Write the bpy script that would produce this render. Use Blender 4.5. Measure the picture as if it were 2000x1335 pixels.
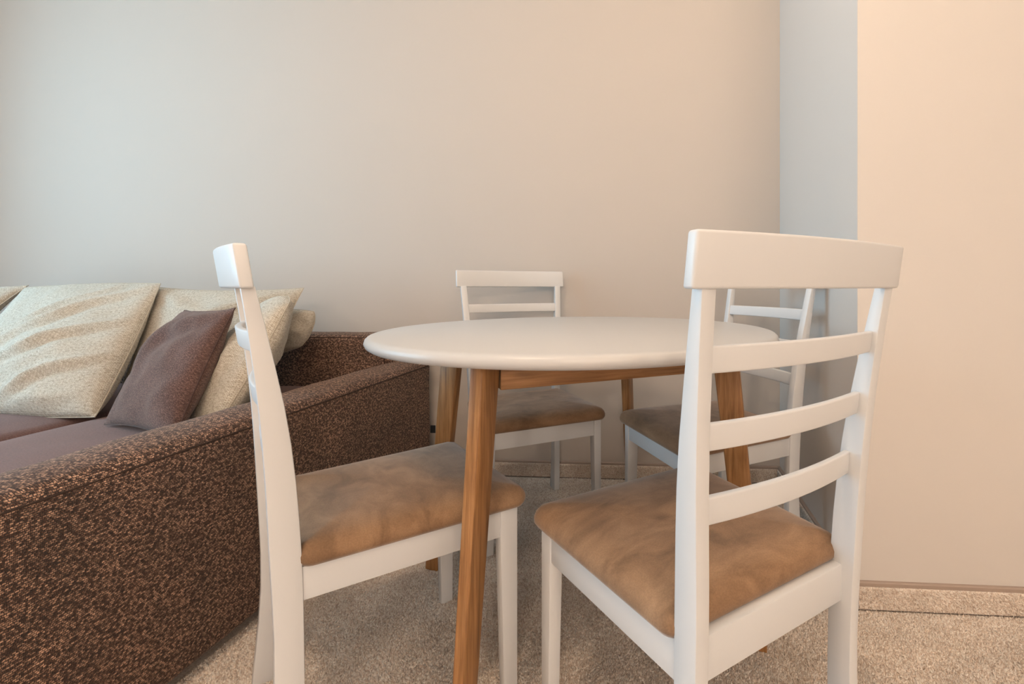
import bpy, bmesh, math, random
import numpy as np
from mathutils import Vector, noise

for o in list(bpy.data.objects):
    bpy.data.objects.remove(o, do_unlink=True)
SC = bpy.context.scene
COL = SC.collection
random.seed(7)

# ------------------------------------------------------------------ camera
F_PX, PX, PY, HC = 952.74, 1215.63, 558.66, 0.8282
cam_d = bpy.data.cameras.new('camera')
cam_d.sensor_width = 36.0
cam_d.lens = F_PX / 2000 * 36
cam_d.shift_x = (1000 - PX) / 2000
cam_d.shift_y = -(667.5 - PY) / 2000
cam_d.clip_start = 0.02
cam = bpy.data.objects.new('camera', cam_d)
COL.objects.link(cam)
cam.location = (0, 0, HC)
cam.rotation_euler = (math.pi / 2, 0, 0)
SC.camera = cam

# ------------------------------------------------------------------ view + world
SC.view_settings.view_transform = 'Standard'
SC.view_settings.look = 'None'
SC.view_settings.gamma = 1
SC.view_settings.use_curve_mapping = False
SC.view_settings.exposure = 0.03
world = bpy.data.worlds.new('sky')
SC.world = world
world.use_nodes = True
bg = world.node_tree.nodes['Background']
bg.inputs[0].default_value = (0.72, 0.85, 1.0, 1)
bg.inputs[1].default_value = 1.0

# room frame: the back wall runs along U, the return wall along V
MS = -0.071
UL = math.hypot(1, MS)
U = Vector((1 / UL, MS / UL, 0))
V = Vector((-MS / UL, 1 / UL, 0))
YAW = math.atan2(U.y, U.x)
def room(a, b, z=0.0):
    p = U * a + V * b
    return Vector((p.x, p.y, z))
B_BACK = 2.0976 / UL
B_RIGHT = 1.2986 / UL
A_RET = Vector((0.6616, 2.0506, 0)).dot(U)
A_LEFT, A_RIGHT, B_REAR, CEIL = -3.35, 2.6, -6.4, 2.5

def area(name, loc, direction, sx, sy, energy, color, shape='RECTANGLE', spread=math.pi):
    l = bpy.data.lights.new(name, 'AREA')
    l.shape = shape
    l.size = sx
    if shape in ('RECTANGLE', 'ELLIPSE'):
        l.size_y = sy
    l.energy = energy
    l.color = color
    l.spread = spread
    o = bpy.data.objects.new(name, l)
    COL.objects.link(o)
    o.location = loc
    o.rotation_euler = Vector(direction).to_track_quat('-Z', 'Z').to_euler()
    return o
# daylight entering through the window opening in the left wall
WINDOWS = [(-0.6, 1.55, 0.2, 2.0, 74)]
DAY_COLOR = (0.43, 0.77, 1.0)
for b0, b1, z0, z1, watts in WINDOWS:
    area('window_daylight', room(A_LEFT + 0.03, (b0 + b1) / 2, (z0 + z1) / 2), U, b1 - b0 - 0.1, z1 - z0 - 0.1, watts, DAY_COLOR)
WARM, NEUTRAL = (1.0, 0.70, 0.46), (1.0, 0.83, 0.69)
LAMPS = [(0.35, 1.0, 7, WARM), (-0.65, 0.1, 25, WARM), (0.7, -0.8, 15, WARM), (0.2, -2.4, 21, NEUTRAL), (1.7, -2.4, 13, NEUTRAL), (0.2, -5.2, 102, NEUTRAL), (1.7, -5.2, 102, NEUTRAL)]  # neutral entries are added fill, the far pair to reach under the table

# ------------------------------------------------------------------ node helpers
def rgb(r, g, b):
    f = lambda c: ((c / 255 + 0.055) / 1.055) ** 2.4 if c > 10 else c / 255 / 12.92
    return (f(r), f(g), f(b), 1)
def mat(name):
    m = bpy.data.materials.new(name)
    m.use_nodes = True
    nt = m.node_tree
    b = nt.nodes['Principled BSDF']
    return m, nt, b
def N(nt, t, **kw):
    n = nt.nodes.new(t)
    for k, v in kw.items():
        if k in n.inputs:
            n.inputs[k].default_value = v
        else:
            setattr(n, k, v)
    return n
def ramp(nt, stops):
    r = nt.nodes.new('ShaderNodeValToRGB')
    e = r.color_ramp.elements
    while len(e) < len(stops):
        e.new(0.5)
    for i, (p, c) in enumerate(stops):
        e[i].position = p
        e[i].color = c
    return r
def L(nt, a, b):
    nt.links.new(a, b)
def mixc(nt, fac, a, b, blend='MIX'):
    m = nt.nodes.new('ShaderNodeMix')
    m.data_type = 'RGBA'
    m.blend_type = blend
    for i, x in ((0, fac), (6, a), (7, b)):
        if hasattr(x, 'links'):
            L(nt, x, m.inputs[i])
        else:
            m.inputs[i].default_value = x
    return m.outputs[2]
def bump(nt, b, height, strength, dist):
    n = N(nt, 'ShaderNodeBump', Strength=strength, Distance=dist)
    L(nt, height, n.inputs['Height'])
    L(nt, n.outputs[0], b.inputs['Normal'])
    return n

def m_paint(name, col, rough=0.85, scale=260, st=0.06):
    m, nt, b = mat(name)
    tc = N(nt, 'ShaderNodeTexCoord')
    n = N(nt, 'ShaderNodeTexNoise', Scale=scale, Detail=3.0)
    L(nt, tc.outputs['Object'], n.inputs[0])
    n2 = N(nt, 'ShaderNodeTexNoise', Scale=1.3, Detail=4.0)
    L(nt, tc.outputs['Object'], n2.inputs[0])
    r = ramp(nt, [(0.3, tuple(c * 0.985 for c in col[:3]) + (1,)), (0.7, col)])
    L(nt, n2.outputs[0], r.inputs[0])
    L(nt, r.outputs[0], b.inputs['Base Color'])
    b.inputs['Roughness'].default_value = rough
    bump(nt, b, n.outputs[0], st, 0.001)
    return m
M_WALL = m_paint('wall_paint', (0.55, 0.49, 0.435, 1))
M_WALL_R = m_paint('wall_paint_brightened', (0.655, 0.62, 0.585, 1))  # wall paint lightened on the boxing to stand in for missing light
M_CEIL = m_paint('ceiling_paint', (0.86, 0.85, 0.83, 1))
M_WHITE = m_paint('white_lacquer', (0.66, 0.675, 0.69, 1), rough=0.38, scale=90, st=0.015)
M_TOP = m_paint('tabletop_lacquer', (0.56, 0.558, 0.556, 1), rough=0.33, scale=120, st=0.01)
M_TRIM = m_paint('brown_trim', (0.38, 0.30, 0.25, 1), rough=0.5)
M_FRAME = m_paint('window_frame_paint', (0.8, 0.8, 0.8, 1), rough=0.4)
M_BLACK = m_paint('black_tag', (0.012, 0.014, 0.018, 1), rough=0.6)
M_SEAM = m_paint('dark_thread', (0.035, 0.018, 0.011, 1), rough=0.9)
M_FELT_SHADOWGAP = m_paint('felt_pad_and_joint_shade', (0.09, 0.075, 0.065, 1), rough=0.95)  # felt of the feet, also the painted shade line under the skirting

def m_wood(name, c0, c1, c2):
    m, nt, b = mat(name)
    tc = N(nt, 'ShaderNodeTexCoord')
    mp = N(nt, 'ShaderNodeMapping')
    mp.inputs['Scale'].default_value = (1, 1, 0.045)
    L(nt, tc.outputs['UV'], mp.inputs[0])
    # UV: x across the grain, y along the grain
    mp.inputs['Scale'].default_value = (1, 0.045, 1)
    n = N(nt, 'ShaderNodeTexNoise', Scale=150.0, Detail=6.0, Roughness=0.65, Distortion=0.3)
    L(nt, mp.outputs[0], n.inputs[0])
    mp2 = N(nt, 'ShaderNodeMapping')
    mp2.inputs['Scale'].default_value = (1, 0.11, 1)
    L(nt, tc.outputs['UV'], mp2.inputs[0])
    n2 = N(nt, 'ShaderNodeTexNoise', Scale=32.0, Detail=3.0, Distortion=1.2)
    L(nt, mp2.outputs[0], n2.inputs[0])
    w = N(nt, 'ShaderNodeTexWave', Scale=14.0, Distortion=9.0, Detail=3.0)
    w.inputs['Detail Scale'].default_value = 1.6
    L(nt, mp2.outputs[0], w.inputs[0])
    r1 = ramp(nt, [(0.3, c0), (0.5, c1), (0.72, c2)])
    L(nt, n.outputs[0], r1.inputs[0])
    r2 = ramp(nt, [(0.32, (0.62, 0.58, 0.52, 1)), (0.68, (1.12, 1.1, 1.05, 1))])
    L(nt, n2.outputs[0], r2.inputs[0])
    c = mixc(nt, 0.75, r1.outputs[0], r2.outputs[0], 'MULTIPLY')
    r3 = ramp(nt, [(0.0, (0.72, 0.68, 0.62, 1)), (0.35, (1, 1, 1, 1))])
    L(nt, w.outputs[0], r3.inputs[0])
    c = mixc(nt, 0.5, c, r3.outputs[0], 'MULTIPLY')
    L(nt, c, b.inputs['Base Color'])
    b.inputs['Roughness'].default_value = 0.42
    bump(nt, b, n.outputs[0], 0.12, 0.001)
    return m
M_WOOD = m_wood('oiled_oak', (0.22, 0.10, 0.036, 1), (0.36, 0.18, 0.068, 1), (0.48, 0.26, 0.11, 1))

def m_weave(name, dark, mid, light, pitch, sheen=0.3, patch=0.25, bst=0.9, var=0.5):
    """Basket weave on UV measured in metres."""
    m, nt, b = mat(name)
    tc = N(nt, 'ShaderNodeTexCoord')
    # jitter of the threads
    nj = N(nt, 'ShaderNodeTexNoise', Scale=0.35 / pitch, Detail=2.0)
    L(nt, tc.outputs['UV'], nj.inputs[0])
    add = N(nt, 'ShaderNodeVectorMath', operation='MULTIPLY_ADD')
    L(nt, nj.outputs['Color'], add.inputs[0])
    add.inputs[1].default_value = (pitch * 1.1, pitch * 1.1, 0)
    L(nt, tc.outputs['UV'], add.inputs[2])
    br = N(nt, 'ShaderNodeTexBrick', Scale=1.0)
    br.offset = 0.5
    br.inputs['Mortar Size'].default_value = pitch * 0.16
    br.inputs['Mortar Smooth'].default_value = 0.9
    br.inputs['Brick Width'].default_value = pitch * 1.25
    br.inputs['Row Height'].default_value = pitch * 0.85
    br.inputs['Color1'].default_value = (0.0, 0.0, 0.0, 1)
    br.inputs['Color2'].default_value = (1, 1, 1, 1)
    L(nt, add.outputs[0], br.inputs[0])
    ns = N(nt, 'ShaderNodeTexNoise', Scale=0.55 / pitch, Detail=4.0, Roughness=0.75)
    L(nt, tc.outputs['UV'], ns.inputs[0])
    mx = N(nt, 'ShaderNodeMath', operation='MULTIPLY_ADD')
    L(nt, br.outputs['Color'], mx.inputs[0])
    mx.inputs[1].default_value = 0.22 * var
    L(nt, ns.outputs[0], mx.inputs[2])
    r = ramp(nt, [(0.36, dark), (0.56, mid), (0.80, light)])
    L(nt, mx.outputs[0], r.inputs[0])
    c = mixc(nt, br.outputs['Fac'], r.outputs[0], dark)
    npatch = N(nt, 'ShaderNodeTexNoise', Scale=9.0, Detail=5.0)
    L(nt, tc.outputs['UV'], npatch.inputs[0])
    rp = ramp(nt, [(0.3, (1 - patch, 1 - patch, 1 - patch, 1)), (0.7, (1.0 + patch * 0.4,) * 3 + (1,))])
    L(nt, npatch.outputs[0], rp.inputs[0])
    c = mixc(nt, 1.0, c, rp.outputs[0], 'MULTIPLY')
    L(nt, c, b.inputs['Base Color'])
    b.inputs['Roughness'].default_value = 0.92
    b.inputs['Sheen Weight'].default_value = sheen
    b.inputs['Sheen Tint'].default_value = tuple(min(1, c ** 0.35) for c in light[:3]) + (1,)
    b.inputs['Sheen Roughness'].default_value = 0.5
    inv = N(nt, 'ShaderNodeMath', operation='SUBTRACT')
    L(nt, ns.outputs[0], inv.inputs[0])
    L(nt, br.outputs['Fac'], inv.inputs[1])
    bump(nt, b, inv.outputs[0], bst, pitch * 0.45)
    return m
M_SOFA = m_weave('brown_woven_upholstery', rgb(24, 11, 6), rgb(78, 47, 34), rgb(224, 178, 148), 0.0040, 0.22, 0.25, 1.0, 1.0)
M_SEAT = m_weave('mauve_brown_upholstery', rgb(84, 58, 54), rgb(112, 82, 76), rgb(140, 108, 100), 0.0022, 0.35, 0.12, 0.4, 0.6)
M_BROWNP = m_weave('brown_cushion_cloth', rgb(52, 32, 28), rgb(92, 64, 58), rgb(150, 118, 104), 0.0024, 0.3, 0.2, 0.5, 0.8)
M_CREAM = m_weave('cream_cushion_cloth', rgb(168, 156, 137), rgb(214, 206, 191), rgb(240, 235, 223), 0.0036, 0.12, 0.06, 0.7, 0.6)

def m_suede():
    m, nt, b = mat('taupe_suede')
    tc = N(nt, 'ShaderNodeTexCoord')
    mp = N(nt, 'ShaderNodeMapping')
    mp.inputs['Scale'].default_value = (1.0, 1.7, 1.0)
    L(nt, tc.outputs['Object'], mp.inputs[0])
    n = N(nt, 'ShaderNodeTexNoise', Scale=11.0, Detail=6.0, Roughness=0.6, Distortion=0.5)
    L(nt, mp.outputs[0], n.inputs[0])
    r = ramp(nt, [(0.30, rgb(114, 88, 64)), (0.48, rgb(136, 106, 79)), (0.70, rgb(158, 126, 96))])
    L(nt, n.outputs[0], r.inputs[0])
    n2 = N(nt, 'ShaderNodeTexNoise', Scale=420.0, Detail=2.0)
    L(nt, tc.outputs['Object'], n2.inputs[0])
    r2 = ramp(nt, [(0.3, (0.88, 0.88, 0.88, 1)), (0.7, (1.08, 1.08, 1.08, 1))])
    L(nt, n2.outputs[0], r2.inputs[0])
    L(nt, mixc(nt, 1.0, r.outputs[0], r2.outputs[0], 'MULTIPLY'), b.inputs['Base Color'])
    b.inputs['Roughness'].default_value = 0.9
    b.inputs['Sheen Weight'].default_value = 0.3
    b.inputs['Sheen Roughness'].default_value = 0.4
    bump(nt, b, n2.outputs[0], 0.15, 0.0006)
    return m
M_SUEDE = m_suede()

def m_carpet(name, tuft):
    m, nt, b = mat(name)
    g = N(nt, 'ShaderNodeNewGeometry')
    n = N(nt, 'ShaderNodeTexNoise', Scale=230.0, Detail=3.0, Roughness=0.7)
    L(nt, g.outputs['Position'], n.inputs[0])
    n2 = N(nt, 'ShaderNodeTexNoise', Scale=8.0, Detail=4.0, Roughness=0.6)
    L(nt, g.outputs['Position'], n2.inputs[0])
    if tuft:
        r = ramp(nt, [(0.0, rgb(204, 183, 165)), (0.4, rgb(237, 221, 206)), (1.0, rgb(255, 248, 238))])
        L(nt, g.outputs['Random Per Island'], r.inputs[0])
    else:
        r = ramp(nt, [(0.30, rgb(200, 180, 164)), (0.5, rgb(240, 225, 211)), (0.70, rgb(254, 247, 238))])
        L(nt, n.outputs[0], r.inputs[0])
        bump(nt, b, n.outputs[0], 0.8, 0.006)
    r2 = ramp(nt, [(0.35, (0.86, 0.85, 0.84, 1)), (0.65, (1.03, 1.03, 1.03, 1))])
    L(nt, n2.outputs[0], r2.inputs[0])
    c = mixc(nt, 1.0, r.outputs[0], r2.outputs[0], 'MULTIPLY')
    L(nt, c, b.inputs['Base Color'])
    b.inputs['Roughness'].default_value = 0.95
    b.inputs['Sheen Weight'].default_value = 0.15
    return m
M_CARPET = m_carpet('beige_carpet', False)
M_PILE = m_carpet('beige_carpet_pile', True)

def m_emit(name, col, s):
    m, nt, b = mat(name)
    b.inputs['Base Color'].default_value = (0.9, 0.9, 0.9, 1)
    b.inputs['Emission Color'].default_value = col
    b.inputs['Emission Strength'].default_value = s
    return m
M_LAMP = m_emit('lamp_diffuser', (1, 0.8, 0.58, 1), 6.0)
def m_glass():
    m, nt, b = mat('window_glass')
    b.inputs['Base Color'].default_value = (1, 1, 1, 1)
    b.inputs['Roughness'].default_value = 0.0
    b.inputs['Transmission Weight'].default_value = 1.0
    b.inputs['IOR'].default_value = 1.45
    return m
M_GLASS = m_glass()

# ------------------------------------------------------------------ mesh helpers
def tag(o, label=None, cat=None, group=None, kind=None):
    if label: o['label'] = label
    if cat: o['category'] = cat
    if group: o['group'] = group
    if kind: o['kind'] = kind
    return o
def link(name, me, m, parent=None, smooth=True, angle=40):
    me.materials.clear()
    me.materials.append(m)
    if smooth:
        me.shade_smooth()
        me.set_sharp_from_angle(angle=math.radians(angle))
    o = bpy.data.objects.new(name, me)
    COL.objects.link(o)
    if parent is not None:
        o.parent = parent
    return o
def empty(name, loc=(0, 0, 0), rz=0):
    o = bpy.data.objects.new(name, None)
    o.empty_display_size = 0.1
    COL.objects.link(o)
    o.location = loc
    o.rotation_euler = (0, 0, rz)
    return o
def mesh(name, vs, fs):
    me = bpy.data.meshes.new(name)
    me.from_pydata([tuple(v) for v in vs], [], fs)
    me.update()
    return me
def bm_to(bm, name):
    bmesh.ops.recalc_face_normals(bm, faces=bm.faces[:])
    me = bpy.data.meshes.new(name)
    bm.to_mesh(me)
    bm.free()
    return me
def boxuv(me, axis_long=None):
    """UV in metres from the dominant normal axis; axis_long puts that axis on V (wood grain)."""
    uv = me.uv_layers.new(name='UVMap')
    for p in me.polygons:
        n = p.normal
        k = max(range(3), key=lambda i: abs(n[i]))
        ax = [i for i in range(3) if i != k]
        if axis_long is not None and axis_long in ax:
            ax = [i for i in ax if i != axis_long] + [axis_long]
        for li in p.loop_indices:
            c = me.vertices[me.loops[li].vertex_index].co
            uv.data[li].uv = (c[ax[0]] + 3.1 * k, c[ax[1]])
def loft(rings, bevel=0.0, seg=2, cap=True, name='mesh'):
    """Skin a list of equal-length closed rings."""
    n = len(rings[0])
    vs = [v for r in rings for v in r]
    fs = []
    for i in range(len(rings) - 1):
        for j in range(n):
            a, b = i * n + j, i * n + (j + 1) % n
            fs.append((a, b, b + n, a + n))
    if cap:
        fs.append(tuple(range(n))[::-1])
        fs.append(tuple((len(rings) - 1) * n + j for j in range(n)))
    me = mesh(name, vs, fs)
    if bevel > 0:
        bm = bmesh.new()
        bm.from_mesh(me)
        bmesh.ops.recalc_face_normals(bm, faces=bm.faces[:])
        es = [e for e in bm.edges if len(e.link_faces) == 2 and e.calc_face_angle(0) > math.radians(50)]
        bmesh.ops.bevel(bm, geom=es, offset=bevel, segments=seg, profile=0.5, affect='EDGES', clamp_overlap=True)
        me2 = bm_to(bm, name)
        return me2
    bm = bmesh.new()
    bm.from_mesh(me)
    return bm_to(bm, name)
def box(x0, x1, y0, y1, z0, z1, bevel=0.003, seg=2, name='box'):
    r = lambda z: [(x0, y0, z), (x1, y0, z), (x1, y1, z), (x0, y1, z)]
    return loft([r(z0), r(z1)], bevel, seg, name=name)
def tube(pts, rad, n=6, name='tube', closed=False):
    rings = []
    N_ = len(pts)
    for i, p in enumerate(pts):
        p = Vector(p)
        if closed:
            t = (Vector(pts[(i + 1) % N_]) - Vector(pts[i - 1])).normalized()
        else:
            t = (Vector(pts[min(i + 1, N_ - 1)]) - Vector(pts[max(i - 1, 0)])).normalized()
        a = t.orthogonal().normalized() if abs(t.z) > 0.9 else t.cross(Vector((0, 0, 1))).normalized()
        b = t.cross(a)
        rings.append([p + rad * (math.cos(2 * math.pi * k / n) * a + math.sin(2 * math.pi * k / n) * b) for k in range(n)])
    if closed:
        rings.append(rings[0])
    return loft(rings, cap=not closed, name=name)
def smooth_interp(xs, ys):
    xs, ys = list(xs), list(ys)
    n = len(xs)
    d = [(ys[i + 1] - ys[i]) / (xs[i + 1] - xs[i]) for i in range(n - 1)]
    m = [d[0]] + [(d[i - 1] + d[i]) / 2 for i in range(1, n - 1)] + [d[-1]]
    def f(x):
        if x <= xs[0]: return ys[0] + m[0] * (x - xs[0])
        if x >= xs[-1]: return ys[-1] + m[-1] * (x - xs[-1])
        i = max(k for k in range(n - 1) if xs[k] <= x)
        h = xs[i + 1] - xs[i]
        t = (x - xs[i]) / h
        return ((2 * t ** 3 - 3 * t * t + 1) * ys[i] + (t ** 3 - 2 * t * t + t) * h * m[i]
                + (-2 * t ** 3 + 3 * t * t) * ys[i + 1] + (t ** 3 - t * t) * h * m[i + 1])
    return f

# ------------------------------------------------------------------ room shell
def slab(name, a0, a1, b0, b1, z0, z1, m, kind='structure', parent=None, bevel=0):
    pts = [room(a0, b0), room(a1, b0), room(a1, b1), room(a0, b1)]
    me = loft([[(p.x, p.y, z0) for p in pts], [(p.x, p.y, z1) for p in pts]], bevel, name=name)
    o = link(name, me, m, parent, smooth=bevel > 0)
    if kind and parent is None:
        o['kind'] = kind
    return o
floor = slab('floor', A_LEFT - 0.15, A_RIGHT + 0.15, B_REAR - 0.15, B_BACK + 0.15, -0.1, 0, M_CARPET)
tag(floor, 'beige carpeted floor of the room', 'floor')
ceiling = slab('ceiling', A_LEFT - 0.15, A_RIGHT + 0.15, B_REAR - 0.15, B_BACK + 0.15, CEIL, CEIL + 0.1, M_CEIL)
tag(ceiling, 'plain white ceiling above the room', 'ceiling')
wb = slab('wall_back', A_LEFT - 0.15, A_RET, B_BACK, B_BACK + 0.15, 0, CEIL, M_WALL)
tag(wb, 'long plain cream wall behind the sofa and table', 'wall')
# the boxed-out piece on the right: its left face is the narrow return, its front face the right-hand wall
wr = slab('wall_right', A_RET, A_RIGHT + 0.15, B_RIGHT, B_BACK + 0.15, 0, CEIL, M_WALL_R)
tag(wr, 'cream wall projecting into the room on the right with a narrow return', 'wall')
wl = empty('wall_left'); wl['kind'] = 'structure'
tag(wl, 'wall with the window on the left beyond the sofa', 'wall')
WA0, WA1, WZ0, WZ1, _ = WINDOWS[0]
for a in ((B_REAR - 0.15, WA0, 0, CEIL), (WA1, B_BACK, 0, CEIL), (WA0, WA1, 0, WZ0), (WA0, WA1, WZ1, CEIL)):
    slab('wall_panel', A_LEFT - 0.15, A_LEFT, a[0], a[1], a[2], a[3], M_WALL, parent=wl)
w2 = slab('wall_rear', A_LEFT, A_RIGHT + 0.15, B_REAR - 0.15, B_REAR, 0, CEIL, M_WALL)
tag(w2, 'plain wall behind the viewpoint', 'wall')
w3 = slab('wall_side', A_RIGHT, A_RIGHT + 0.15, B_REAR, B_RIGHT, 0, CEIL, M_WALL)
tag(w3, 'plain side wall at the far right of the room', 'wall')
fw = 0.06
for k, (b0, b1, z0, z1, _) in enumerate(WINDOWS):
    win = empty('window_%d' % (k + 1)); win['kind'] = 'structure'
    tag(win, 'white framed window in the left wall beside the sofa', 'window')
    bm_ = (b0 + b1) / 2
    for a in ((b0, b0 + fw, z0, z1), (b1 - fw, b1, z0, z1), (b0 + fw, b1 - fw, z0, z0 + fw), (b0 + fw, b1 - fw, z1 - fw, z1), (bm_ - fw / 2, bm_ + fw / 2, z0 + fw, z1 - fw)):
        slab('frame_bar', A_LEFT - 0.10, A_LEFT - 0.04, *a, M_FRAME, parent=win, bevel=0.004)
    for c0, c1 in ((b0 + fw, bm_ - fw / 2), (bm_ + fw / 2, b1 - fw)):
        slab('pane', A_LEFT - 0.075, A_LEFT - 0.069, c0, c1, z0 + fw, z1 - fw, M_GLASS, parent=win)

# carpet-covered skirting with a brown edging strip on top
BB_H, BB_T = 0.073, 0.010
def skirting(name, p0, p1, nrm, label):
    p0, p1 = Vector(p0), Vector(p1)
    d = (p1 - p0)
    n = Vector(nrm).normalized()
    root = empty(name)
    root['kind'] = 'structure'
    tag(root, label, 'baseboard')
    prof = [(0, 0.004), (BB_T, 0.004), (BB_T, BB_H - 0.013), (BB_T - 0.003, BB_H - 0.011), (0, BB_H - 0.011)]
    me = loft([[tuple(q + n * t + Vector((0, 0, z))) for t, z in prof] for q in (p0, p1)], name=name)
    link('carpet_strip', me, M_CARPET, root, smooth=False)
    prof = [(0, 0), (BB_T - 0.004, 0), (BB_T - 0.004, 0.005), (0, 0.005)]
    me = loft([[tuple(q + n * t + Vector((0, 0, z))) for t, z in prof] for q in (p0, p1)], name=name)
    link('joint_shade_strip', me, M_FELT_SHADOWGAP, root, smooth=False)  # dark strip painting the shade where skirting meets floor
    prof = [(0, BB_H - 0.011), (BB_T - 0.001, BB_H - 0.011), (BB_T - 0.001, BB_H - 0.003), (BB_T - 0.004, BB_H), (0, BB_H)]
    me = loft([[tuple(q + n * t + Vector((0, 0, z))) for t, z in prof] for q in (p0, p1)], name=name)
    link('edging_strip', me, M_TRIM, root, smooth=False)
    return root
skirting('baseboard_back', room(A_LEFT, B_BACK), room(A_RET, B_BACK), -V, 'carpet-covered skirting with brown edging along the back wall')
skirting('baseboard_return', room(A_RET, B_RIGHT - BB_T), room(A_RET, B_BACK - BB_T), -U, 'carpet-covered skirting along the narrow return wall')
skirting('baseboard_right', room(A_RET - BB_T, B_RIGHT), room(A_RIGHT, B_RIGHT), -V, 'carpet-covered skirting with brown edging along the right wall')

# globe ceiling lamps; the neutral ones behind the viewpoint are added as fill
LAMP_WHERE = ['above the dining table', 'between the sofa and the viewpoint', 'just right of the viewpoint', 'added as fill behind the viewpoint, nearer the window', 'added as fill behind the viewpoint, nearer the side wall', 'added as fill at the far rear, nearer the window', 'added as fill at the far rear, nearer the side wall']
for i, (x, y, watts, lcol) in enumerate(LAMPS):
    r = empty('ceiling_lamp', (x, y, CEIL))
    tag(r, 'round white glass ceiling lamp ' + LAMP_WHERE[i], 'lamp', 'ceiling lamps')
    circ = lambda rad, z: [(rad * math.cos(k * math.pi / 12), rad * math.sin(k * math.pi / 12), z) for k in range(24)]
    link('mount', loft([circ(0.06, 0), circ(0.06, -0.02), circ(0.04, -0.026), circ(0.03, -0.05)], name='lamp_mount'), M_FRAME, r)
    link('globe', loft([circ(0.07 * math.sin(t), -0.105 + 0.07 * math.cos(t)) for t in [math.pi * (0.12 + 0.86 * k / 10) for k in range(11)]], name='lamp_globe'), M_LAMP, r)
    pl = bpy.data.lights.new('lamp_light', 'POINT')
    pl.energy = watts
    pl.color = lcol
    pl.shadow_soft_size = 0.09
    po = bpy.data.objects.new('lamp_light', pl)
    COL.objects.link(po)
    po.location = (x, y, CEIL - 0.29)

# ------------------------------------------------------------------ sofa
SOFA_G = []
def rounded_profile(w, h, r, n=6, crown=0.0):
    """Closed outline (x, z) of a rounded rectangle from z=0 to h, centred in x."""
    pts = []
    for cxx, czz, a0 in ((w / 2 - r, r, -90), (w / 2 - r, h - r, 0), (-w / 2 + r, h - r, 90), (-w / 2 + r, r, 180)):
        for k in range(n + 1):
            a = math.radians(a0 + 90 * k / n)
            pts.append((cxx + r * math.cos(a), czz + r * math.sin(a)))
    out = []
    for i in range(len(pts)):           # subdivide long sides
        p, q = pts[i], pts[(i + 1) % len(pts)]
        d = math.hypot(q[0] - p[0], q[1] - p[1])
        m = max(1, int(d / 0.035))
        for k in range(m):
            out.append((p[0] + (q[0] - p[0]) * k / m, p[1] + (q[1] - p[1]) * k / m))
    return [(x, z + (crown * max(0, 1 - (2 * x / w) ** 2) if z > h / 2 else 0)) for x, z in out]
def soft_block(name, sx, sy, sz, r, crown=0.0, puff=0.0, amp=0.0, seed=0, step=0.04):
    """Upholstered block centred in x, from y=0..sy, z=0..sz; long axis y."""
    prof = rounded_profile(sx, sz, r, crown=crown)
    ys = []
    er = min(r * 1.2, sy * 0.3)
    for k in range(7):
        a = math.pi / 2 * k / 6
        ys.append((er * (1 - math.cos(a)), (1 - math.sin(a))))
    m = max(2, int((sy - 2 * er) / step))
    mid = [(er + (sy - 2 * er) * k / m, 0.0) for k in range(1, m)]
    allr = ys + mid + [(sy - y, s) for y, s in reversed(ys)]
    rings = []
    for y, s in allr:
        ring = []
        for x, z in prof:
            # shrink the end rings to round the ends
            cx_, cz_ = 0, sz / 2
            kx = 1 - s * er / (sx / 2)
            kz = 1 - s * er / (sz / 2)
            px, pz = cx_ + (x - cx_) * kx, cz_ + (z - cz_) * kz
            pf = puff * math.sin(math.pi * min(1, max(0, y / sy))) ** 0.6
            px += math.copysign(pf, px) * (1 - (2 * (pz / sz) - 1) ** 2) if abs(px) > sx * 0.3 else 0
            v = Vector((px, y, pz))
            if amp:
                nz = noise.noise(v * 6 + Vector((seed, 0, 0))) + 0.5 * noise.noise(v * 15 + Vector((0, seed, 0)))
                ft = max(0.0, 1 - (2 * px / sx) ** 4) * (pz > sz * 0.6)
                fx_ = (abs(px) > sx * 0.42) * max(0.0, 1 - (2 * pz / sz - 1) ** 6)
                v += Vector((math.copysign(1, px) * 0.6 * fx_, 0, 1.0 * ft)) * amp * nz
            ring.append(v)
        rings.append(ring)
    me = loft(rings, name=name)
    return me

# sofa frame: local x runs along U, local y along V (towards the back wall), origin under the right arm's outer face
SOFA_Y0, SOFA_Y1 = 0.52, 2.075
s_org = Vector((-0.902 + 0.068 * (SOFA_Y0 - 0.98), SOFA_Y0, 0))
sofa = empty('sofa', s_org, YAW)
tag(sofa, 'brown woven fabric sofa with low wide armrest along the back wall', 'sofa')
SD = 1.585          # depth of the armrest
def place(o, x, y, z, rz=0):
    o.location = (x, y, z)
    o.rotation_euler = (0, 0, rz)
    return o
ARM_W, ARM_H = 0.155, 0.478
me = soft_block('armrest', ARM_W, SD, ARM_H, 0.022, crown=0.014, amp=0.004, seed=2)
boxuv(me)
arm_r = place(link('armrest', me, M_SOFA, sofa), -ARM_W / 2, 0, 0.03)
# stitched seam along the outer top edge and down the rear corner
sp = [(ARM_W / 2 - 0.0015, 0.03 + (SD - 0.06) * k / 40, ARM_H - 0.0175) for k in range(41)]
link('seam', tube(sp, 0.0024, 5, 'seam'), M_SEAM, arm_r)
sp2 = [(-ARM_W / 2 + 0.0015, 0.03 + (SD - 0.06) * k / 40, ARM_H - 0.0175) for k in range(41)]
link('seam', tube(sp2, 0.0022, 5, 'seam'), M_SEAM, arm_r)
me = me.copy()
SOFA_W = 2.25
arm_l = place(link('armrest', me, M_SOFA, sofa), -SOFA_W + ARM_W / 2, 0, 0.03)
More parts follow.
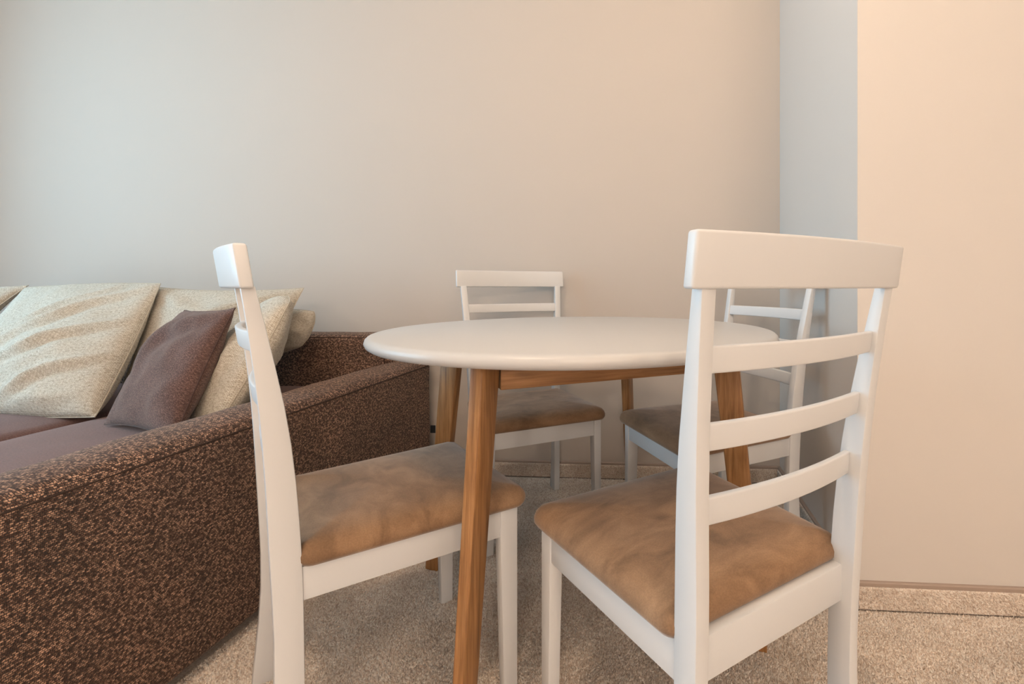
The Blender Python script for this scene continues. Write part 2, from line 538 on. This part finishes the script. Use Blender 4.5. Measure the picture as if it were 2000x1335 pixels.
# black woven label sewn into the rear lower corner of the right armrest
tg = place(link('fabric_label', box(-0.011, 0.011, -0.0015, 0.0015, -0.016, 0.016, 0.0006, 1), M_BLACK, sofa), 0.008, SD - 0.006, 0.215)
tg['label'] = 'small black fabric label sewn to the armrest corner'
# backrest
BK_T, BK_H = 0.15, 0.60
me = soft_block('backrest', BK_T, SOFA_W - ARM_W - 0.02, BK_H, 0.03, crown=0.006, amp=0.004, seed=9)
boxuv(me)
bk = link('backrest', me, M_SOFA, sofa)
bk.location = (-ARM_W + 0.055, SD - BK_T / 2 - 0.005, 0.03)
bk.rotation_euler = (0, 0, math.pi / 2)
ln = SOFA_W - ARM_W - 0.02
sp = [(-BK_T / 2 + 0.008, 0.04 + (ln - 0.08) * k / 30, BK_H - 0.010) for k in range(31)]
sp = [(-BK_T / 2 - 0.001, 0.022, BK_H - 0.16), (-BK_T / 2 - 0.001, 0.022, BK_H - 0.05), (-BK_T / 2 + 0.002, 0.027, BK_H - 0.02)] + sp
link('seam', tube(sp, 0.002, 5, 'seam'), M_SEAM, bk)
# seat
me = box(-SOFA_W + ARM_W - 0.01, -ARM_W + 0.01, 0.05, SD - BK_T + 0.02, 0.03, 0.25, 0.01)
boxuv(me)
link('seat_base', me, M_SOFA, sofa)
cw = (SOFA_W - 2 * ARM_W) / 3
for i in range(3):
    me = soft_block('seat_cushion', cw - 0.004, SD - BK_T - 0.03, 0.165, 0.045, crown=0.02, puff=0.0, amp=0.004, seed=20 + i)
    boxuv(me)
    place(link('seat_cushion', me, M_SEAT, sofa), -ARM_W - cw * (i + 0.5), 0.02, 0.25)
for x in (-0.08, -SOFA_W + 0.08):
    for y in (0.08, SD - 0.08):
        place(link('foot', box(-0.03, 0.03, -0.03, 0.03, 0, 0.035, 0.004), M_FELT_SHADOWGAP, sofa), x, y, 0)

# ------------------------------------------------------------------ cushions
def cushion(name, bl, br, tr, tl, thick, m, label, seed, folds=(), pinch=0.07, n=30, sag=0.0, roundness=0.0):
    """Stuffed square pillow spanned by four corner points; front faces cross(br-bl, tl-bl)."""
    bl, br, tr, tl = map(Vector, (bl, br, tr, tl))
    nrm = ((br - bl).cross(tl - bl) + (tr - tl).cross(tr - br)).normalized()
    org = (bl + br + tr + tl) / 4
    org0 = Vector((org.x, org.y, min(bl.z, br.z)))
    ex, ey = ((br - bl) + (tr - tl)).length / 2, ((tl - bl) + (tr - br)).length / 2
    vs, uvs = [], []
    def pt(u, v, side):
        pu = u * (1 - pinch * (1 - v * v) * abs(u) ** 1.5)
        pv = v * (1 - pinch * (1 - u * u) * abs(v) ** 1.5)
        if roundness:
            k_ = 1 - roundness * (1 - math.sqrt(max(0.0, 1 - 0.5 * pv * pv * pu * pu))) * 1.0
            pu, pv = pu * k_, pv * k_
        s, t = (pu + 1) / 2, (pv + 1) / 2
        p = bl * (1 - s) * (1 - t) + br * s * (1 - t) + tr * s * t + tl * (1 - s) * t
        e = max(0.0, (1 - u * u) * (1 - v * v))
        th = thick / 2 * e ** 0.5 * (1 - sag * v)
        q = Vector((u * 1.7 + seed, v * 1.7, side * 3.1))
        w = 0.010 * noise.noise(q * 1.3) + 0.005 * noise.noise(q * 3.1)
        for (fu, fv, du, dv, wd, amp, ln_) in folds:
            # fold: a ridge line from (fu, fv) along (du, dv)
            l = math.hypot(du, dv)
            a = ((u - fu) * du + (v - fv) * dv) / l
            b = (-(u - fu) * dv + (v - fv) * du) / l + 0.05 * noise.noise(Vector((a * 2, seed, fu)))
            if side > 0:
                w += amp * (math.exp(-(b / wd) ** 2) - 0.6 * math.exp(-((b - 1.6 * wd) / wd) ** 2)) * max(0, 1 - (a / ln_ - 0.5) ** 2 * 4) * 1.3
        return p + nrm * side * (th + w * e ** 0.3) - org0
    idx = {}
    fs = []
    for side in (1, -1):
        for j in range(n + 1):
            for i in range(n + 1):
                edge = i in (0, n) or j in (0, n)
                key = (i, j, 0 if edge else side)
                if key not in idx:
                    u = -math.cos(math.pi * i / n) * 0.35 + (2 * i / n - 1) * 0.65
                    v = -math.cos(math.pi * j / n) * 0.35 + (2 * j / n - 1) * 0.65
                    idx[key] = len(vs)
                    vs.append(pt(u, v, side if not edge else 1))
                    uvs.append((u * ex / 2 + seed, v * ey / 2))
        for j in range(n):
            for i in range(n):
                def g(a, b):
                    ed = a in (0, n) or b in (0, n)
                    return idx[(a, b, 0 if ed else side)]
                f = (g(i, j), g(i + 1, j), g(i + 1, j + 1), g(i, j + 1))
                fs.append(f if side > 0 else f[::-1])
    me = mesh(name, vs, fs)
    uv = me.uv_layers.new(name='UVMap')
    for l in me.loops:
        uv.data[l.index].uv = uvs[l.vertex_index]
    root = empty(name, org0)
    tag(root, label, 'cushion')
    link('cover', me, m, root, angle=80)
    per = [idx[(i, 0, 0)] for i in range(n)] + [idx[(n, j, 0)] for j in range(n)] + [idx[(n - i, n, 0)] for i in range(n)] + [idx[(0, n - j, 0)] for j in range(n)]
    link('edge_seam', tube([vs[k] for k in per], 0.0019, 5, 'edge_seam', closed=True), m, root)
    return root
fold_a = [(1.0, 1.0, -1, -0.75, 0.07, 0.018, 2.0), (0.6, 0.95, -1, -0.8, 0.06, 0.012, 1.6), (1.05, 0.40, -1, -0.62, 0.05, 0.018, 1.7), (1.05, -0.15, -1, -0.62, 0.05, 0.019, 1.4), (0.9, -0.75, -1, -0.2, 0.06, 0.010, 0.9)]
cushion('cushion', (-2.88, 1.62, 0.45), (-2.42, 1.58, 0.45), (-2.265, 1.86, 0.832), (-2.76, 1.90, 0.82), 0.15, M_CREAM,
        'cream cushion at the far left, only its upper corner in view', 1.3, fold_a)
cushion('cushion', (-2.16, 1.55, 0.432), (-1.60, 1.48, 0.432), (-1.705, 1.80, 0.838), (-2.245, 1.83, 0.822), 0.17, M_CREAM,
        'large cream cushion with diagonal creases leaning on the sofa back', 4.7, fold_a, pinch=-0.035, sag=0.4, n=44)
cushion('cushion', (-1.72, 1.66, 0.45), (-1.22, 1.66, 0.45), (-1.215, 1.86, 0.822), (-1.755, 1.83, 0.825), 0.13, M_CREAM,
        'cream cushion standing behind the dark brown one', 8.1, [(-0.9, 0.9, 1, -0.7, 0.1, 0.014, 1.2), (0.9, 0.9, -1, -0.6, 0.1, 0.016, 1.2)])
cushion('cushion', (-1.55, 1.88, 0.50), (-1.215, 1.87, 0.595), (-1.18, 1.90, 0.738), (-1.50, 1.915, 0.74), 0.10, M_CREAM,
        'cream cushion tucked behind the others, only a rounded corner showing', 12.4, (), pinch=0.0, roundness=0.42)
cushion('cushion', (-1.455, 1.37, 0.440), (-1.095, 1.19, 0.450), (-1.175, 1.48, 0.762), (-1.525, 1.70, 0.745), 0.125, M_BROWNP,
        'dark brown cushion leaning among the cream ones', 16.9, [(0.9, 0.9, -1, -0.45, 0.12, 0.014, 1.4), (-0.2, 0.9, -0.2, -1, 0.14, 0.012, 1.3)])
cushion('cushion', (-1.245, 1.42, 0.445), (-1.075, 1.30, 0.465), (-1.064, 1.56, 0.779), (-1.28, 1.77, 0.742), 0.15, M_CREAM,
        'cream cushion squeezed against the sofa armrest', 20.2, [(0.8, 0.6, -0.3, -1, 0.12, 0.012, 1.2)], pinch=-0.20)

# ------------------------------------------------------------------ table
T_C = Vector((-0.1121, 1.2582, 0))
T_R, T_Z, T_TH = 0.4917, 0.7200, 0.0280
table = empty('round_table', T_C, 0)
tag(table, 'round dining table with glossy white top and splayed brown wooden legs', 'table')
prof = [(0.0, T_Z - T_TH), (T_R - 0.020, T_Z - T_TH), (T_R - 0.010, T_Z - T_TH + 0.002), (T_R - 0.003, T_Z - T_TH + 0.007), (T_R, T_Z - T_TH + 0.014),
        (T_R - 0.002, T_Z - 0.007), (T_R - 0.007, T_Z - 0.002), (T_R - 0.014, T_Z), (0.0, T_Z)]
rings = []
for r, z in prof[1:-1]:
    rings.append([(r * math.cos(2 * math.pi * k / 128), r * math.sin(2 * math.pi * k / 128), z) for k in range(128)])
link('tabletop', loft(rings, name='tabletop'), M_TOP, table, angle=60)
ZT = T_Z - T_TH
PHI = -1.9209
LC = Vector((-0.0107, 0.0143, 0))
for k in range(4):
    a = PHI + k * math.pi / 2
    e1 = Vector((math.cos(a + 0.0336), math.sin(a + 0.0336), 0)); e2 = Vector((-e1.y, e1.x, 0))
    rr = Vector((math.cos(a), math.sin(a), 0))
    rings = []
    for z in (0.0, 0.2, 0.4, 0.55, ZT):
        u = z / 0.692
        c = rr * (0.4587 + (0.3847 - 0.4587) * u)
        s = 0.0454 + (0.0592 - 0.0454) * u
        rings.append([LC + c + 0.5 * s * (i * e1 + j * 0.4656 * e2) + Vector((0, 0, z)) for i, j in ((1, 1), (-1, 1), (-1, -1), (1, -1))])
    me = loft(rings, 0.004, 3, name='table_leg')
    boxuv(me, 2)
    for d in me.uv_layers[0].data:
        d.uv = (d.uv[0] + 0.37 * k, d.uv[1] + 0.9 * k)
    link('leg', me, M_WOOD, table)
for k in range(4):
    a = PHI + k * math.pi / 2 + math.pi / 4
    me = box(-0.243, 0.243, -0.020, 0.0, 0.629, ZT, 0.002, 2)
    boxuv(me, 0)
    for d in me.uv_layers[0].data:
        d.uv = (d.uv[0] + 0.53 * k, d.uv[1] + 0.7 * k)
    o = link('apron', me, M_WOOD, table)
    nrm = Vector((math.cos(a), math.sin(a), 0))
    o.location = LC + nrm * 0.262
    o.rotation_euler = (0, 0, a - math.pi / 2)

# ------------------------------------------------------------------ chairs
ZK = [0, 0.2, 0.42, 0.6, 0.75, 0.88]
YB = smooth_interp(ZK, [-0.0082, 0.0069, 0.0, -0.0099, -0.0255, -0.0435])
YG = smooth_interp(ZK, [0.0471, 0.0474, 0.0419, 0.0257, -0.0018, -0.0290])
WZ = smooth_interp([0, 0.42, 0.65, 0.88], [0.3503, 0.3560, 0.381, 0.4096])
TW = 0.0225
W_T, Z_T, Z_RB, R_T = 0.4333, 0.8903, 0.8251, 0.0175
W_F, L_F, L_D, Z_A, Z_B, Y_F = 0.3852, 0.0265, 0.038, 0.378, 0.3217, 0.4151
def chair_meshes():
    M = []
    zs = [0, 0.06, 0.13, 0.2, 0.27, 0.34, 0.40, 0.46, 0.52, 0.58, 0.64, 0.70, 0.76, 0.80, Z_RB + 0.004]
    for s in (-1, 1):
        rings = []
        for z in zs:
            xo, xi = s * WZ(z) / 2, s * (WZ(z) / 2 - TW)
            y0, y1 = YB(z), YG(z)
            if z > Z_RB - 0.03:
                y1 = max(y1, y0 + 0.0165)
            r = [(xi, y0, z), (xo, y0, z), (xo, y1, z), (xi, y1, z)]
            rings.append(r)
        M.append(('back_post', loft(rings, 0.0025, 2, name='back_post'), M_WHITE, 35))
        # front leg: tapers slightly inward and to the front at the foot
        rings = []
        for z, t in ((0, 1.0), (0.16, 0.5), (0.32, 0.0), (Z_A, 0.0)):
            xo, xi = s * W_F / 2, s * (W_F / 2 - L_F + 0.004 * t)
            rings.append([(xi, Y_F - L_D + 0.008 * t, z), (xo, Y_F - L_D + 0.008 * t, z), (xo, Y_F, z), (xi, Y_F, z)])
        M.append(('front_leg', loft(rings, 0.003, 2, name='front_leg'), M_WHITE, 35))
        # side rail
        yy0, yy1 = YG(0.35) - 0.004, Y_F - L_D + 0.004
        rings = []
        for y, xo in ((yy0, WZ(0.35) / 2 - 0.004), (yy1, W_F / 2 - 0.003)):
            rings.append([(s * xo, y, Z_B), (s * (xo - 0.018), y, Z_B), (s * (xo - 0.018), y, Z_A - 0.001), (s * xo, y, Z_A - 0.001)])
        M.append(('side_rail', loft(rings, 0.002, 2, name='side_rail'), M_WHITE, 35))
    xi = W_F / 2 - L_F + 0.003
    M.append(('front_rail', box(-xi, xi, Y_F - 0.022, Y_F - 0.004, Z_B, Z_A - 0.001, 0.002), M_WHITE, 35))
    xi = WZ(0.35) / 2 - TW + 0.003
    M.append(('rear_rail', box(-xi, xi, 0.022, 0.043, Z_B, Z_A + 0.003, 0.003), M_WHITE, 35))
    # crest rail, bowed backwards and tilted with the posts
    def bowed(half, z0, z1, yc, thick, sag, bev, name, nseg=14):
        rings = []
        for k in range(nseg + 1):
            x = -half + 2 * half * k / nseg
            bow = -sag * (1 - (x / half) ** 2)
            rings.append([(x, yc(z0) + bow, z0), (x, yc(z0) + bow + thick, z0), (x, yc(z1) + bow + thick, z1), (x, yc(z1) + bow, z1)])
        return loft(rings, bev, 3, name=name)
    M.append(('crest_rail', bowed(W_T / 2, Z_RB, Z_T, lambda z: YB(z) - 0.0005, R_T, 0.023, 0.004, 'crest_rail'), M_WHITE, 35))
    for z0, z1, fr, sg in ((0.7245, 0.7580, 0.34, 0.020), (0.6255, 0.6605, 0.46, 0.017), (0.5275, 0.5640, 0.52, 0.015)):
        half = WZ((z0 + z1) / 2) / 2 - TW + 0.002
        M.append(('slat', bowed(half, z0, z1, lambda z: YB(z) + fr * (YG(z) - YB(z)), 0.0115, sg, 0.003, 'slat'), M_WHITE, 35))
    # padded seat
    rings = []
    def outline(grow, zz):
        # rounded quadrilateral, wider at the front
        y0, y1 = 0.037 - grow, 0.4345 + grow
        w0, w1 = 0.186 + grow, 0.2055 + grow
        rad = max(0.006, 0.026 + grow)
        cs = [(w1 - rad, y1 - rad, 0), (-w1 + rad, y1 - rad, 90), (-w0 + rad, y0 + rad, 180), (w0 - rad, y0 + rad, 270)]
        pts = []
        for cx_, cy_, a0 in cs:
            for k in range(7):
                a = math.radians(a0 + 15 * k)
                pts.append((cx_ + rad * math.cos(a), cy_ + rad * math.sin(a), zz))
        out = []
        for k in range(len(pts)):
            p, q = pts[k], pts[(k + 1) % len(pts)]
            m_ = max(1, round(math.hypot(q[0] - p[0], q[1] - p[1]) / 0.04)) if k % 7 == 6 else 1
            m_ = 8 if k % 7 == 6 else 1
            for t in range(m_):
                out.append((p[0] + (q[0] - p[0]) * t / m_, p[1] + (q[1] - p[1]) * t / m_, zz))
        return out
    for grow, z in ((-0.02, Z_A), (-0.004, Z_A), (0.0015, Z_A + 0.008), (0.002, Z_A + 0.017), (-0.002, Z_A + 0.026), (-0.010, Z_A + 0.034), (-0.026, Z_A + 0.0405), (-0.055, Z_A + 0.045), (-0.10, Z_A + 0.049), (-0.15, Z_A + 0.051)):
        rings.append(outline(grow, z))
    M.append(('seat_pad', loft(rings, name='seat_pad'), M_SUEDE, 60))
    for s in (-1, 1):
        M.append(('foot_glide', box(s * (WZ(0) / 2 - TW / 2) - 0.008, s * (WZ(0) / 2 - TW / 2) + 0.008, 0.005, 0.035, 0.0005, 0.006, 0.001, 1), M_FELT_SHADOWGAP, 35))
    return M
CM = chair_meshes()
first = {}
def chair(x, y, t, label, scale=1.0):
    root = empty('dining_chair', (x, y, 0), t - math.pi / 2)
    root.scale = (scale,) * 3
    tag(root, label, 'chair', 'white dining chairs around the round table')
    for i, (nm, me, m, ang) in enumerate(CM):
        if i not in first:
            o = link(nm, me, m, root, angle=ang)
            first[i] = o
        else:
            o = first[i].copy()
            COL.objects.link(o)
            o.parent = root
    return root
chair(-0.6584, 0.8898, 0.6890, 'white wooden chair in the left foreground beside the sofa armrest, seen side-on')
chair(0.2365, 0.6819, 2.1570, 'white wooden chair in the right foreground with its ladder back to the viewer')
chair(-0.4422 * 0.978, 1.9899 * 0.978, -1.0981, 'white wooden chair with its back against the long wall, behind the table')
chair(0.4647, 1.6324, 3.5852, 'white wooden chair in the corner, seen through the slats of the nearest right chair')

# ------------------------------------------------------------------ carpet pile
def pile(name, pts, nrms, h, w, label, parent=None):
    n = len(pts)
    rng = np.random.default_rng(3)
    nrm = np.asarray(nrms, float)
    t1 = np.cross(nrm, np.tile([0.31, 0.77, 0.55], (n, 1)))
    t1 /= np.linalg.norm(t1, axis=1)[:, None]
    t2 = np.cross(nrm, t1)
    a0 = rng.uniform(0, 2 * np.pi, n)
    hh = h * rng.uniform(0.65, 1.1, n)
    ww = w * rng.uniform(0.7, 1.2, n)
    lean = rng.normal(0, 0.5, (n, 2))
    vs = np.zeros((n, 4, 3))
    for k in range(3):
        a = a0 + k * 2 * np.pi / 3
        vs[:, k] = pts + ww[:, None] * (np.cos(a)[:, None] * t1 + np.sin(a)[:, None] * t2)
    vs[:, 3] = pts + hh[:, None] * (nrm + lean[:, :1] * t1 + lean[:, 1:] * t2)
    base = np.arange(n)[:, None] * 4
    fs = np.concatenate([base + [0, 1, 3], base + [1, 2, 3], base + [2, 0, 3]], axis=0)
    me = bpy.data.meshes.new(name)
    me.vertices.add(n * 4)
    me.vertices.foreach_set('co', vs.reshape(-1))
    me.loops.add(len(fs) * 3)
    me.loops.foreach_set('vertex_index', fs.reshape(-1).astype(np.int32))
    me.polygons.add(len(fs))
    me.polygons.foreach_set('loop_start', np.arange(len(fs), dtype=np.int32) * 3)
    me.polygons.foreach_set('loop_total', np.full(len(fs), 3, np.int32))
    me.update()
    o = link(name, me, M_PILE, parent, smooth=False)
    o['kind'] = 'stuff'
    if parent is None:
        tag(o, label, 'carpet')
    return o
rng = np.random.default_rng(11)
def to_room(x, y):
    return x * U.x + y * U.y, x * V.x + y * V.y
nx = 320000
X = rng.uniform(-0.95, 1.35, nx)
Y = rng.uniform(0.72, 2.10, nx)
A_, B_ = to_room(X, Y)
so = (X - s_org.x) * U.x + (Y - s_org.y) * U.y           # beyond the sofa's outer face
ok = (so > -0.03) & (B_ < B_BACK - BB_T - 0.003) & ((A_ < A_RET - BB_T - 0.003) | (B_ < B_RIGHT - BB_T - 0.003))
P = np.stack([X[ok], Y[ok], np.full(ok.sum(), 0.0005)], 1)
pile('carpet_pile', P, np.tile([0, 0, 1.0], (len(P), 1)), 0.0048, 0.0030, 'short beige carpet pile covering the floor around the table')
# pile on the skirting strips
def strip_pile(a0, a1, b0, b1, n, nrm, parent):
    a = rng.uniform(a0, a1, n); b = rng.uniform(b0, b1, n) if b1 != b0 else np.full(n, b0)
    z = rng.uniform(0.007, BB_H - 0.014, n)
    P = np.stack([a * U.x + b * V.x, a * U.y + b * V.y, z], 1)
    pile('pile', P, np.tile(list(nrm), (n, 1)), 0.005, 0.0026, None, bpy.data.objects[parent])
strip_pile(A_RET, 1.5, B_RIGHT - BB_T, B_RIGHT - BB_T, 9000, -V, 'baseboard_right')
strip_pile(A_RET - BB_T, A_RET - BB_T, B_RIGHT, B_BACK - BB_T, 7000, -U, 'baseboard_return')
strip_pile(-1.0, A_RET - BB_T, B_BACK - BB_T, B_BACK - BB_T, 12000, -V, 'baseboard_back')
